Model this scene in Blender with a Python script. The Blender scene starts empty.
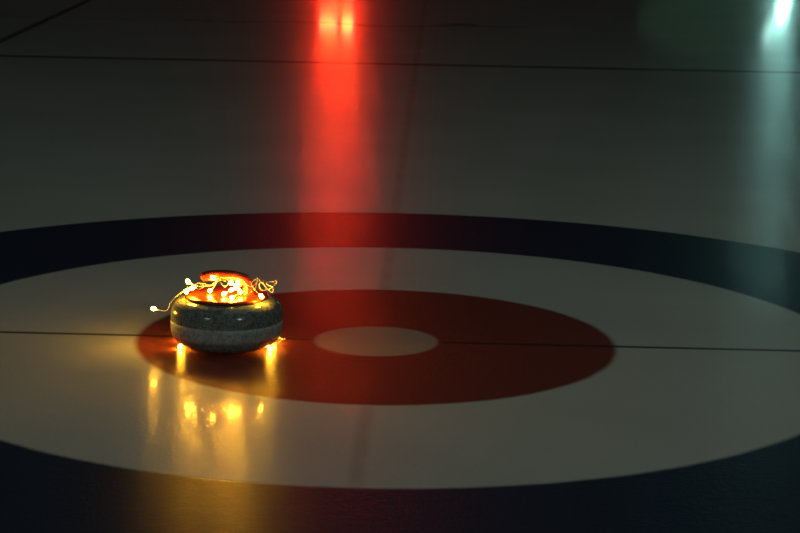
import bpy, bmesh, math, random
from mathutils import Vector, Matrix

random.seed(4)
scene = bpy.context.scene
col = scene.collection
PI = math.pi

# ------------------------------------------------------------------ helpers
def link(name, bm, mat, parent=None, smooth=True):
    me = bpy.data.meshes.new(name)
    bmesh.ops.recalc_face_normals(bm, faces=bm.faces)
    bm.to_mesh(me)
    bm.free()
    me.materials.append(mat)
    if smooth:
        for p in me.polygons:
            p.use_smooth = True
    o = bpy.data.objects.new(name, me)
    col.objects.link(o)
    if parent:
        o.parent = parent
    return o

def box(bm, lo, hi):
    v = [bm.verts.new((x, y, z)) for z in (lo[2], hi[2]) for y in (lo[1], hi[1]) for x in (lo[0], hi[0])]
    for f in ((0, 1, 3, 2), (4, 5, 7, 6), (0, 1, 5, 4), (2, 3, 7, 6), (0, 2, 6, 4), (1, 3, 7, 5)):
        bm.faces.new([v[i] for i in f])

def lathe(bm, prof, n=96, closed_ends=True):
    rings = []
    for r, z in prof:
        if r < 1e-6:
            rings.append([bm.verts.new((0, 0, z))])
        else:
            rings.append([bm.verts.new((r * math.cos(2 * PI * k / n), r * math.sin(2 * PI * k / n), z)) for k in range(n)])
    for a, b in zip(rings, rings[1:]):
        for k in range(n):
            j = (k + 1) % n
            if len(a) == 1 and len(b) == 1:
                continue
            if len(a) == 1:
                bm.faces.new((a[0], b[k], b[j]))
            elif len(b) == 1:
                bm.faces.new((a[k], a[j], b[0]))
            else:
                bm.faces.new((a[k], a[j], b[j], b[k]))

def smooth_path(pts, sub=6):
    pts = [Vector(p) for p in pts]
    out = []
    for i in range(len(pts) - 1):
        p0 = pts[i - 1] if i else pts[0] * 2 - pts[1]
        p1, p2 = pts[i], pts[i + 1]
        p3 = pts[i + 2] if i + 2 < len(pts) else p2 * 2 - p1
        for s in range(sub):
            t = s / sub
            out.append(0.5 * (2 * p1 + (p2 - p0) * t + (2 * p0 - 5 * p1 + 4 * p2 - p3) * t * t + (3 * p1 - p0 - 3 * p2 + p3) * t ** 3))
    out.append(pts[-1])
    return out

def tube(bm, path, ra, rb=None, n=8, side=None):
    """sweep an ellipse (ra across, rb along 'side') down a path; radii may be lists"""
    m = len(path)
    A = ra if isinstance(ra, (list, tuple)) else [ra] * m
    Bq = A if rb is None else (rb if isinstance(rb, (list, tuple)) else [rb] * m)
    rings = []
    u = None
    for i, p in enumerate(path):
        t = (path[min(i + 1, m - 1)] - path[max(i - 1, 0)]).normalized()
        if side is not None:
            w = (side - t * side.dot(t)).normalized()
        else:
            if u is None:
                u = t.orthogonal().normalized()
            w = (u - t * u.dot(t)).normalized()
            u = w
        v = t.cross(w)
        rings.append([bm.verts.new(p + v * (A[i] * math.cos(2 * PI * k / n)) + w * (Bq[i] * math.sin(2 * PI * k / n))) for k in range(n)])
    for a, b in zip(rings, rings[1:]):
        for k in range(n):
            j = (k + 1) % n
            bm.faces.new((a[k], a[j], b[j], b[k]))
    bm.faces.new(rings[0][::-1])
    bm.faces.new(rings[-1])

def curve(x, pts):
    for (x0, y0), (x1, y1) in zip(pts, pts[1:]):
        if x <= x1:
            s = (x - x0) / (x1 - x0)
            s = s * s * (3 - 2 * s)
            return y0 + (y1 - y0) * s
    return pts[-1][1]

# ------------------------------------------------------------------ materials
def new_mat(name):
    m = bpy.data.materials.new(name)
    m.use_nodes = True
    nt = m.node_tree
    return m, nt, nt.nodes['Principled BSDF']

class G:
    """small node-graph helper"""
    def __init__(s, nt):
        s.nt = nt
    def n(s, t, **kw):
        x = s.nt.nodes.new(t)
        for k, v in kw.items():
            setattr(x, k, v)
        return x
    def put(s, sock, v):
        if isinstance(v, bpy.types.NodeSocket):
            s.nt.links.new(v, sock)
        else:
            sock.default_value = v
    def math(s, op, a, b=0.0, c=0.0):
        x = s.n('ShaderNodeMath', operation=op)
        for i, v in enumerate((a, b, c)):
            s.put(x.inputs[i], v)
        return x.outputs[0]
    def step(s, v, lo, hi, a=0.0, b=1.0):
        x = s.n('ShaderNodeMapRange', interpolation_type='SMOOTHSTEP')
        s.put(x.inputs['Value'], v)
        s.put(x.inputs['From Min'], lo); s.put(x.inputs['From Max'], hi)
        s.put(x.inputs['To Min'], a); s.put(x.inputs['To Max'], b)
        return x.outputs['Result']
    def mix(s, f, a, b):
        x = s.n('ShaderNodeMix', data_type='RGBA')
        s.put(x.inputs[0], f); s.put(x.inputs[6], a); s.put(x.inputs[7], b)
        return x.outputs[2]
    def noise(s, vec, scale, detail=2.0, rough=0.5):
        x = s.n('ShaderNodeTexNoise')
        s.nt.links.new(vec, x.inputs['Vector'])
        x.inputs['Scale'].default_value = scale
        x.inputs['Detail'].default_value = detail
        x.inputs['Roughness'].default_value = rough
        return x.outputs['Fac']

HOG_Y = 6.51
SIDE_X = 2.52

def ice_material():
    m, nt, b = new_mat('pebbled_curling_ice')
    g = G(nt)
    pos = g.n('ShaderNodeNewGeometry').outputs['Position']
    sep = g.n('ShaderNodeSeparateXYZ')
    nt.links.new(pos, sep.inputs[0])
    X, Y = sep.outputs[0], sep.outputs[1]
    r = g.math('SQRT', g.math('ADD', g.math('MULTIPLY', X, X), g.math('MULTIPLY', Y, Y)))
    wob = g.noise(pos, 9.0, 3.0)
    r = g.math('ADD', r, g.math('MULTIPLY', g.math('SUBTRACT', wob, 0.5), 0.008))
    mott = g.step(g.noise(pos, 1.3, 4.0), 0.3, 0.7)
    white = g.mix(mott, (0.65, 0.69, 0.65, 1), (0.74, 0.77, 0.73, 1))
    blue = (0.026, 0.045, 0.090, 1)
    red = (0.25, 0.058, 0.044, 1)
    e = 0.012
    ax = g.math('ABSOLUTE', X)
    wsoft = g.noise(pos, 6.0, 3.0)
    # worn centre line, hog line, side lines, a hairline crack beyond the hog line
    cen = g.math('MULTIPLY', g.step(ax, 0.004, 0.028, 1.0, 0.0), g.step(wsoft, 0.3, 0.6, 0.14, 0.28))
    cen = g.math('MULTIPLY', cen, g.step(r, 0.60, 0.63))
    col_ = g.mix(cen, white, (0.16, 0.15, 0.14, 1))
    hog = g.step(g.math('ABSOLUTE', g.math('SUBTRACT', Y, HOG_Y)), 0.022, 0.062, 0.9, 0.0)
    col_ = g.mix(hog, col_, (0.03, 0.035, 0.03, 1))
    sid = g.step(g.math('ABSOLUTE', g.math('ADD', X, SIDE_X)), 0.012, 0.04, 0.8, 0.0)
    col_ = g.mix(sid, col_, (0.03, 0.035, 0.03, 1))
    cy = g.math('ADD', 8.98, g.math('MULTIPLY', g.math('SUBTRACT', g.noise(pos, 2.2, 4.0), 0.5), 0.7))
    crack = g.step(g.math('ABSOLUTE', g.math('SUBTRACT', Y, cy)), 0.02, 0.07, 0.75, 0.0)
    crack = g.math('MULTIPLY', crack, g.step(X, 0.5, 1.0, 1.0, 0.0))
    crack = g.math('MULTIPLY', crack, g.step(X, -2.2, -0.4, 0.25, 1.0))
    col_ = g.mix(crack, col_, (0.06, 0.06, 0.05, 1))
    # the house, outside in
    ring = g.step(r, 1.83 - e, 1.83 + e, 1.0, 0.0)
    ring = g.math('MULTIPLY', ring, g.step(r, 1.22 - e, 1.22 + e))
    col_ = g.mix(ring, col_, blue)
    four = g.step(r, 0.61 - e, 0.61 + e, 1.0, 0.0)
    four = g.math('MULTIPLY', four, g.step(r, 0.135, 0.168))
    col_ = g.mix(four, col_, red)
    but = g.step(r, 0.135, 0.168, 0.85, 0.0)
    col_ = g.mix(but, col_, (0.42, 0.38, 0.27, 1))
    # thin tee line
    tee = g.step(g.math('ABSOLUTE', Y), 0.005, 0.016, 0.85, 0.0)
    tee = g.math('MULTIPLY', tee, g.step(r, 0.15, 0.19))
    col_ = g.mix(tee, col_, (0.03, 0.03, 0.028, 1))
    nt.links.new(col_, b.inputs['Base Color'])
    b.inputs['Roughness'].default_value = ICE_ROUGH
    b.inputs['IOR'].default_value = 1.31
    b.inputs['Specular IOR Level'].default_value = 0.10
    b.inputs['Coat Weight'].default_value = 0.25
    b.inputs['Coat Roughness'].default_value = COAT_ROUGH
    b.inputs['Coat IOR'].default_value = 1.31
    # pebble
    h = g.math('ADD', g.math('MULTIPLY', g.noise(pos, 95, 3.0, 0.65), 1.9), g.math('MULTIPLY', g.noise(pos, 34, 2.0), 1.2))
    bu = g.n('ShaderNodeBump')
    bu.inputs['Strength'].default_value = 1.0
    bu.inputs['Distance'].default_value = PEBBLE
    nt.links.new(h, bu.inputs['Height'])
    nt.links.new(bu.outputs[0], b.inputs['Normal'])
    nt.links.new(bu.outputs[0], b.inputs['Coat Normal'])
    # the thin wet film on the pebble tops mirrors sharply
    gl = g.n('ShaderNodeBsdfGlossy')
    gl.inputs['Roughness'].default_value = 0.074
    fr = g.n('ShaderNodeFresnel')
    fr.inputs['IOR'].default_value = 1.31
    mx = g.n('ShaderNodeMixShader')
    nt.links.new(g.math('MULTIPLY', fr.outputs[0], WET), mx.inputs[0])
    nt.links.new(b.outputs[0], mx.inputs[1])
    nt.links.new(gl.outputs[0], mx.inputs[2])
    nt.links.new(mx.outputs[0], nt.nodes['Material Output'].inputs['Surface'])
    return m

def granite(name, dark, light, rough, spec_bump):
    m, nt, b = new_mat(name)
    g = G(nt)
    pos = g.n('ShaderNodeTexCoord').outputs['Object']
    n1 = g.step(g.noise(pos, 260, 3.0, 0.7), 0.36, 0.66)
    n2 = g.step(g.noise(pos, 90, 4.0, 0.65), 0.4, 0.65)
    c = g.mix(n1, dark, light)
    c = g.mix(g.math('MULTIPLY', n2, 0.5), c, tuple(x * 0.35 for x in dark[:3]) + (1,))
    nt.links.new(c, b.inputs['Base Color'])
    b.inputs['Roughness'].default_value = rough
    if spec_bump:
        bu = g.n('ShaderNodeBump')
        bu.inputs['Distance'].default_value = spec_bump
        nt.links.new(g.noise(pos, 500, 2.0), bu.inputs['Height'])
        nt.links.new(bu.outputs[0], b.inputs['Normal'])
    return m

def plain(name, c, rough, metal=0.0, noise_amt=0.15, scale=40, coat=0.0):
    m, nt, b = new_mat(name)
    g = G(nt)
    pos = g.n('ShaderNodeTexCoord').outputs['Object']
    f = g.noise(pos, scale, 3.0)
    nt.links.new(g.mix(f, tuple(x * (1 - noise_amt) for x in c) + (1,), tuple(min(1, x * (1 + noise_amt)) for x in c) + (1,)), b.inputs['Base Color'])
    b.inputs['Roughness'].default_value = rough
    b.inputs['Metallic'].default_value = metal
    b.inputs['Coat Weight'].default_value = coat
    b.inputs['Coat Roughness'].default_value = 0.08
    return m

ICE_ROUGH, COAT_ROUGH, PEBBLE, WET = 0.36, 0.045, 0.00056, 0.26

m_ice = ice_material()
m_gran = granite('polished_granite', (0.12, 0.15, 0.14, 1), (0.33, 0.38, 0.35, 1), 0.16, 0)
m_band = granite('matt_striking_band', (0.36, 0.42, 0.42, 1), (0.60, 0.67, 0.66, 1), 0.6, 0.0004)
m_red = plain('glossy_red_plastic', (0.25, 0.024, 0.005), 0.3, 0, 0.08, 25, coat=0.2)
m_wire = plain('golden_copper_wire', (0.93, 0.84, 0.66), 0.35, 0.1, 0.1, 200)
m_wall = plain('dark_hall_wall', (0.05, 0.055, 0.05), 0.8, 0, 0.2, 2)

m_bulb, nt, b = new_mat('warm_led_bulb')
b.inputs['Base Color'].default_value = (1, 0.9, 0.7, 1)
b.inputs['Roughness'].default_value = 0.2
b.inputs['Emission Color'].default_value = (1.0, 0.44, 0.022, 1)
b.inputs['Emission Strength'].default_value = 310.0

# ------------------------------------------------------------------ setting
bm = bmesh.new()
box(bm, (-11, -7, -0.12), (13, 25.3, 0))
floor = link('floor', bm, m_ice, smooth=False)
floor['kind'] = 'structure'
floor['label'] = 'pebbled curling ice with painted rings, tee line and hog line'
bm = bmesh.new()
box(bm, (-11, 25.3, -0.12), (13, 25.5, 7))
wall = link('wall_back', bm, m_wall, smooth=False)
wall['kind'] = 'structure'

# ------------------------------------------------------------------ curling stone
STONE = Vector((-0.374, -0.090, 0.0))
stone = bpy.data.objects.new('curling_stone', None)
col.objects.link(stone)
stone.location = STONE
stone['label'] = 'grey granite curling stone with a red handle standing on the edge of the red ring'
stone['category'] = 'curling stone'

under = [(0, 0.006), (0.045, 0.006), (0.058, 0.0025), (0.064, 0.0), (0.069, 0.0004), (0.080, 0.0016), (0.095, 0.0036), (0.108, 0.0070),
         (0.119, 0.0120), (0.1275, 0.0185), (0.1335, 0.0265), (0.1365, 0.0340)]
belt = [(0.1365, 0.0340), (0.1385, 0.0430), (0.1395, 0.0520), (0.1398, 0.0620), (0.1398, 0.0720)]
over = [(0.1398, 0.0720), (0.1397, 0.0820), (0.1390, 0.0920), (0.1372, 0.1010), (0.1335, 0.1095), (0.1275, 0.1170), (0.119, 0.1222), (0.110, 0.1250),
        (0.100, 0.1262), (0.070, 0.1262), (0.0, 0.1262)]
bm = bmesh.new()
lathe(bm, under)
lathe(bm, over)
link('stone_body', bm, m_gran, stone)
bm = bmesh.new()
lathe(bm, [(0.1358, 0.0340)] + belt + [(0.1390, 0.0720)])
band = link('striking_band', bm, m_band, stone)
band['label'] = 'paler matt belt around the middle of the stone'
# red disc under the handle, then the gooseneck handle
bm = bmesh.new()
lathe(bm, [(0, 0.1263), (0.098, 0.1263), (0.1020, 0.1273), (0.1035, 0.1293), (0.1025, 0.1318), (0.099, 0.1337), (0.092, 0.1350), (0.080, 0.1356), (0.05, 0.1362), (0, 0.1366)])
cap = link('handle_disc', bm, m_red, stone)
cap['label'] = 'round red plastic disc below the handle'
path = smooth_path([(0.056, 0, 0.130), (0.0565, 0, 0.140), (0.0565, 0, 0.151), (0.053, 0, 0.162), (0.044, 0, 0.1725), (0.028, 0, 0.1790),
                    (0.008, 0, 0.1815), (-0.015, 0, 0.1818), (-0.038, 0, 0.1800), (-0.056, 0, 0.1770), (-0.0665, 0, 0.1748)], 8)
m_ = len(path)
ra, rb = [], []
for i in range(m_):
    s = i / (m_ - 1)
    a = curve(s, [(0, 0.026), (0.12, 0.0195), (0.3, 0.0150), (0.5, 0.0132), (0.8, 0.0135), (0.93, 0.0115), (1.0, 0.0035)])
    w = curve(s, [(0, 0.024), (0.12, 0.0165), (0.3, 0.0150), (0.5, 0.0150), (0.8, 0.0160), (0.93, 0.0135), (1.0, 0.004)])
    ra.append(a); rb.append(w)
bm = bmesh.new()
tube(bm, path, ra, rb, n=28, side=Vector((0, 1, 0)))
hd = link('handle', bm, m_red, stone)
hd['label'] = 'curved red plastic grip'

# ------------------------------------------------------------------ fairy lights
lights = bpy.data.objects.new('fairy_light_string', None)
col.objects.link(lights)
lights.location = STONE
lights['label'] = 'tangled golden wire string of glowing warm fairy lights wound over and under the curling stone'
lights['category'] = 'string lights'

runs = [
 [(-0.181, -0.02, 0.0965), (-0.1582, -0.02, 0.0913), (-0.1460, -0.02, 0.0945), (-0.1350, -0.03, 0.1185), (-0.1130, -0.035, 0.1405), (-0.0924, -0.04, 0.1564), (-0.0828, -0.03, 0.1540), (-0.0696, -0.03, 0.1669), (-0.0519, -0.045, 0.163), (-0.0646, -0.05, 0.1564), (-0.0747, -0.04, 0.1643), (-0.0595, -0.03, 0.1676), (-0.0392, -0.04, 0.1643), (-0.0266, -0.035, 0.1708)],
 [(-0.0935, -0.03, 0.1700), (-0.0790, -0.03, 0.1630), (-0.0640, -0.035, 0.1600), (-0.0316, -0.03, 0.1617), (-0.0241, -0.025, 0.1735), (-0.0114, -0.024, 0.1753), (0.0063, -0.03, 0.1696), (0.0241, -0.035, 0.1656), (0.0316, -0.03, 0.1774), (0.0418, -0.035, 0.1656), (0.0266, -0.04, 0.1564)],
 [(-0.0392, -0.0196, 0.146), (-0.0266, -0.03, 0.1617), (-0.019, -0.025, 0.1787), (-0.0063, -0.022, 0.1801), (0.0089, -0.03, 0.1722), (-0.0013, -0.04, 0.1617), (-0.0114, -0.035, 0.1708), (-0.0316, -0.024, 0.1793)],
 [(-0.0013, -0.0463, 0.145), (0.0165, -0.045, 0.1551), (0.0291, -0.04, 0.1669), (0.0367, -0.0325, 0.148), (0.0215, -0.0793, 0.143)],
 [(0.0241, -0.035, 0.1656), (0.0443, -0.03, 0.1748), (0.0544, -0.035, 0.1656), (0.0671, -0.04, 0.163), (0.0777, -0.03, 0.1722), (0.0746, -0.02, 0.1774), (0.0655, -0.03, 0.1696), (0.0747, -0.05, 0.159), (0.0924, -0.0628, 0.144)],
 [(0.0747, -0.05, 0.159), (0.0796, -0.02, 0.1723), (0.0772, -0.01, 0.1788), (0.0899, -0.02, 0.1696), (0.1051, -0.02, 0.1539), (0.1152, -0.02, 0.1448), (0.1177, -0.015, 0.1553), (0.1, -0.01, 0.1657), (0.1152, 0, 0.1684), (0.1253, 0.0, 0.1697), (0.1177, 0.0, 0.158), (0.1051, 0.0, 0.1488), (0.0873, -0.01, 0.1488), (0.0825, -0.01, 0.1644), (0.0924, 0.02, 0.1659),
  (0.085, 0.075, 0.155), (0.085, 0.105, 0.137), (0.093, 0.122, 0.110), (0.095, 0.122, 0.07), (0.104, 0.108, 0.030), (0.118, 0.075, 0.012), (0.140, 0.035, 0.012), (0.1465, 0.012, 0.020), (0.1415, -0.004, 0.0215), (0.131, 0.000, 0.013), (0.118, -0.025, 0.008), (0.1130, -0.0390, 0.0062)],
 [(0.118, -0.025, 0.008), (0.102, 0.052, 0.0035), (0.064, 0.100, 0.0050), (0.0, 0.121, 0.0060), (-0.070, 0.097, 0.0050), (-0.112, 0.042, 0.0050), (-0.121, -0.010, 0.0055), (-0.1120, -0.0400, 0.0062)],
]
bm = bmesh.new()
rw = random.Random(11)
for k, run in enumerate(runs):
    pth = smooth_path(run, 7)
    # two thin strands twisted together
    for ph in (0, PI):
        tw = []
        for i, p in enumerate(pth):
            t = (pth[min(i + 1, len(pth) - 1)] - pth[max(i - 1, 0)]).normalized()
            u = t.orthogonal().normalized(); v = t.cross(u)
            a = i * 0.9 + ph
            tw.append(p + (u * math.cos(a) + v * math.sin(a)) * 0.0007)
        tube(bm, tw, 0.0008, n=6)
link('wire', bm, m_wire, lights)

def bulb_mesh():
    bm = bmesh.new()
    prof = [(0, -0.0062), (0.0018, -0.0060), (0.0034, -0.0050), (0.0045, -0.0030), (0.0048, -0.0005), (0.0044, 0.0020), (0.0034, 0.0044), (0.0021, 0.0062), (0.0009, 0.0074), (0, 0.0078)]
    lathe(bm, prof, n=20)
    return bm

# place of each drop-shaped bulb and the way its wire leaves it
bulbs = [
 ((-0.0935, -0.030, 0.1700), (0.7, 0, -0.7)),
 ((-0.0828, -0.030, 0.1540), (0.7, 0, 0.3)),
 ((-0.0950, -0.045, 0.1480), (0.6, 0.2, 0.7)),
 ((-0.0392, -0.0196, 0.146), (0.6, -0.5, 0.6)),
 ((-0.0013, -0.0463, 0.145), (0.8, 0, 0.5)),
 ((-0.0316, -0.0240, 0.1793), (0.8, -0.4, -0.3)),
 ((0.0139, -0.030, 0.1696), (0.3, 0, 0.9)),
 ((0.0266, -0.035, 0.1604), (-0.2, 0, 0.9)),
 ((0.0367, -0.0325, 0.148), (-0.3, 0, 0.9)),
 ((0.0215, -0.0793, 0.143), (0.3, 0.9, 0.2)),
 ((0.0924, -0.0628, 0.144), (-0.6, 0.3, 0.6)),
 ((-0.181, -0.020, 0.0965), (1, 0, -0.2)),
 ((-0.1120, -0.0450, 0.0062), (-0.1, 0.95, 0)),
 ((0.1130, -0.0440, 0.0062), (0.1, 0.95, 0)),
 ((0.067, 0.104, 0.0065), (0.7, -0.4, 0)),
 ((-0.074, 0.101, 0.0065), (0.7, 0.4, 0)),
 ((-0.116, 0.043, 0.0070), (0.1, 0.95, 0)),  # this and the next: unseen bulbs, added to brighten the ice beside the stone
 ((0.116, 0.043, 0.0070), (-0.1, 0.95, 0)),
 ((0.0300, -0.022, 0.1680), (-0.3, 0, 0.7)),  # this and the next: extra bulbs, added to imitate bloom around the neck cluster
 ((0.0165, -0.045, 0.1551), (0.7, 0.2, 0.5)),
]
first = None
for p, d in bulbs:
    if first is None:
        o = first = link('bulb', bulb_mesh(), m_bulb, lights)
        o['label'] = 'glowing warm white bulb'
    else:
        o = first.copy()
        col.objects.link(o)
        o.parent = lights
    o.location = p
    o.rotation_euler = Vector(d).to_track_quat('Z', 'Y').to_euler()

# ------------------------------------------------------------------ light
def area(name, loc, target, sx, sy, power, color, roll=0.0, shape='RECTANGLE'):
    l = bpy.data.lights.new(name, 'AREA')
    l.shape = shape
    l.size, l.size_y = sx, sy
    l.energy = power
    l.color = color
    o = bpy.data.objects.new(name, l)
    col.objects.link(o)
    o.location = loc
    q = (Vector(target) - Vector(loc)).to_track_quat('-Z', 'Y')
    o.rotation_euler = (q.to_matrix() @ Matrix.Rotation(roll, 3, 'Z')).to_euler()
    return o

EYE = (0.157, -5.155, 1.27)
# the red lit sign on the far wall, two glowing fields side by side
area('red_sign_light', (-1.54, 25.2, 1.47), (-1.54, 0, 1.3), 0.28, 0.13, 34.0, (1.0, 0.0005, 0.008))
area('red_sign_light', (-1.26, 25.2, 1.49), (-1.26, 0, 1.3), 0.18, 0.15, 30.0, (1.0, 0.0005, 0.008))
area('red_sign_core_light', (-1.54, 25.1, 1.46), (-1.54, 0, 1.3), 0.25, 0.05, 6.2, (1.0, 0.24, 0.01))
area('red_sign_core_light', (-1.26, 25.1, 1.47), (-1.26, 0, 1.3), 0.16, 0.06, 5.0, (1.0, 0.26, 0.01))
# cold lamps far down the hall on the right
area('cold_hall_light', (5.05, 25.2, 1.10), (3.0, 0, 1.0), 0.13, 0.30, 10.0, (0.42, 1.0, 0.90), -0.5)
area('cold_hall_light', (4.86, 25.2, 1.46), (3.0, 0, 1.0), 0.12, 0.30, 1.3, (0.50, 1.0, 0.90), -0.5)
area('green_hall_light', (4.45, 25.2, 1.35), (3.0, 0, 1.0), 3.0, 1.2, 0.8, (0.30, 1.0, 0.60), 0, 'ELLIPSE')
# dim lighting over the sheet and from the viewing end behind the camera
area('ceiling_light', (1.2, -0.5, 6.0), (1.2, -0.5, 0), 4.0, 4.0, 18.0, (0.86, 1.0, 0.84))
area('viewing_end_light', (4.6, -7.6, 3.2), (0.0, 0, 0), 0.7, 0.4, 36.0, (0.86, 1.0, 0.92))
area('viewing_end_light', (-5.6, -7.6, 3.2), (0.0, 0, 0), 1.2, 0.6, 24.0, (0.86, 1.0, 0.92))

w = bpy.data.worlds.new('hall_dusk')
scene.world = w
w.use_nodes = True
w.node_tree.nodes['Background'].inputs[0].default_value = (0.75, 1.0, 0.95, 1)
w.node_tree.nodes['Background'].inputs[1].default_value = 0.010

# ------------------------------------------------------------------ camera
f, h, pit, roll, yaw = 2077.7, 1.2704, 0.205493, 0.018906, -0.019416
F = Vector((math.sin(yaw) * math.cos(pit), math.cos(yaw) * math.cos(pit), -math.sin(pit)))
R = Vector((math.cos(yaw), -math.sin(yaw), 0))
U = R.cross(F)
c, s = math.cos(roll), math.sin(roll)
R2, U2 = R * c + U * s, U * c - R * s
M = Matrix((R2, U2, -F)).transposed()
cam = bpy.data.cameras.new('camera')
cam.sensor_width = 36
cam.lens = f * 36 / 800
cam.clip_end = 200
cam.dof.use_dof = True
cam.dof.focus_distance = 5.2
cam.dof.aperture_fstop = 9.0
co = bpy.data.objects.new('camera', cam)
col.objects.link(co)
co.matrix_world = Matrix.Translation((0.15682, -5.15545, h)) @ M.to_4x4()
scene.camera = co

vs = scene.view_settings
vs.view_transform = 'Standard'
vs.look = 'None'
vs.gamma = 1
vs.use_curve_mapping = False
vs.exposure = 0.0
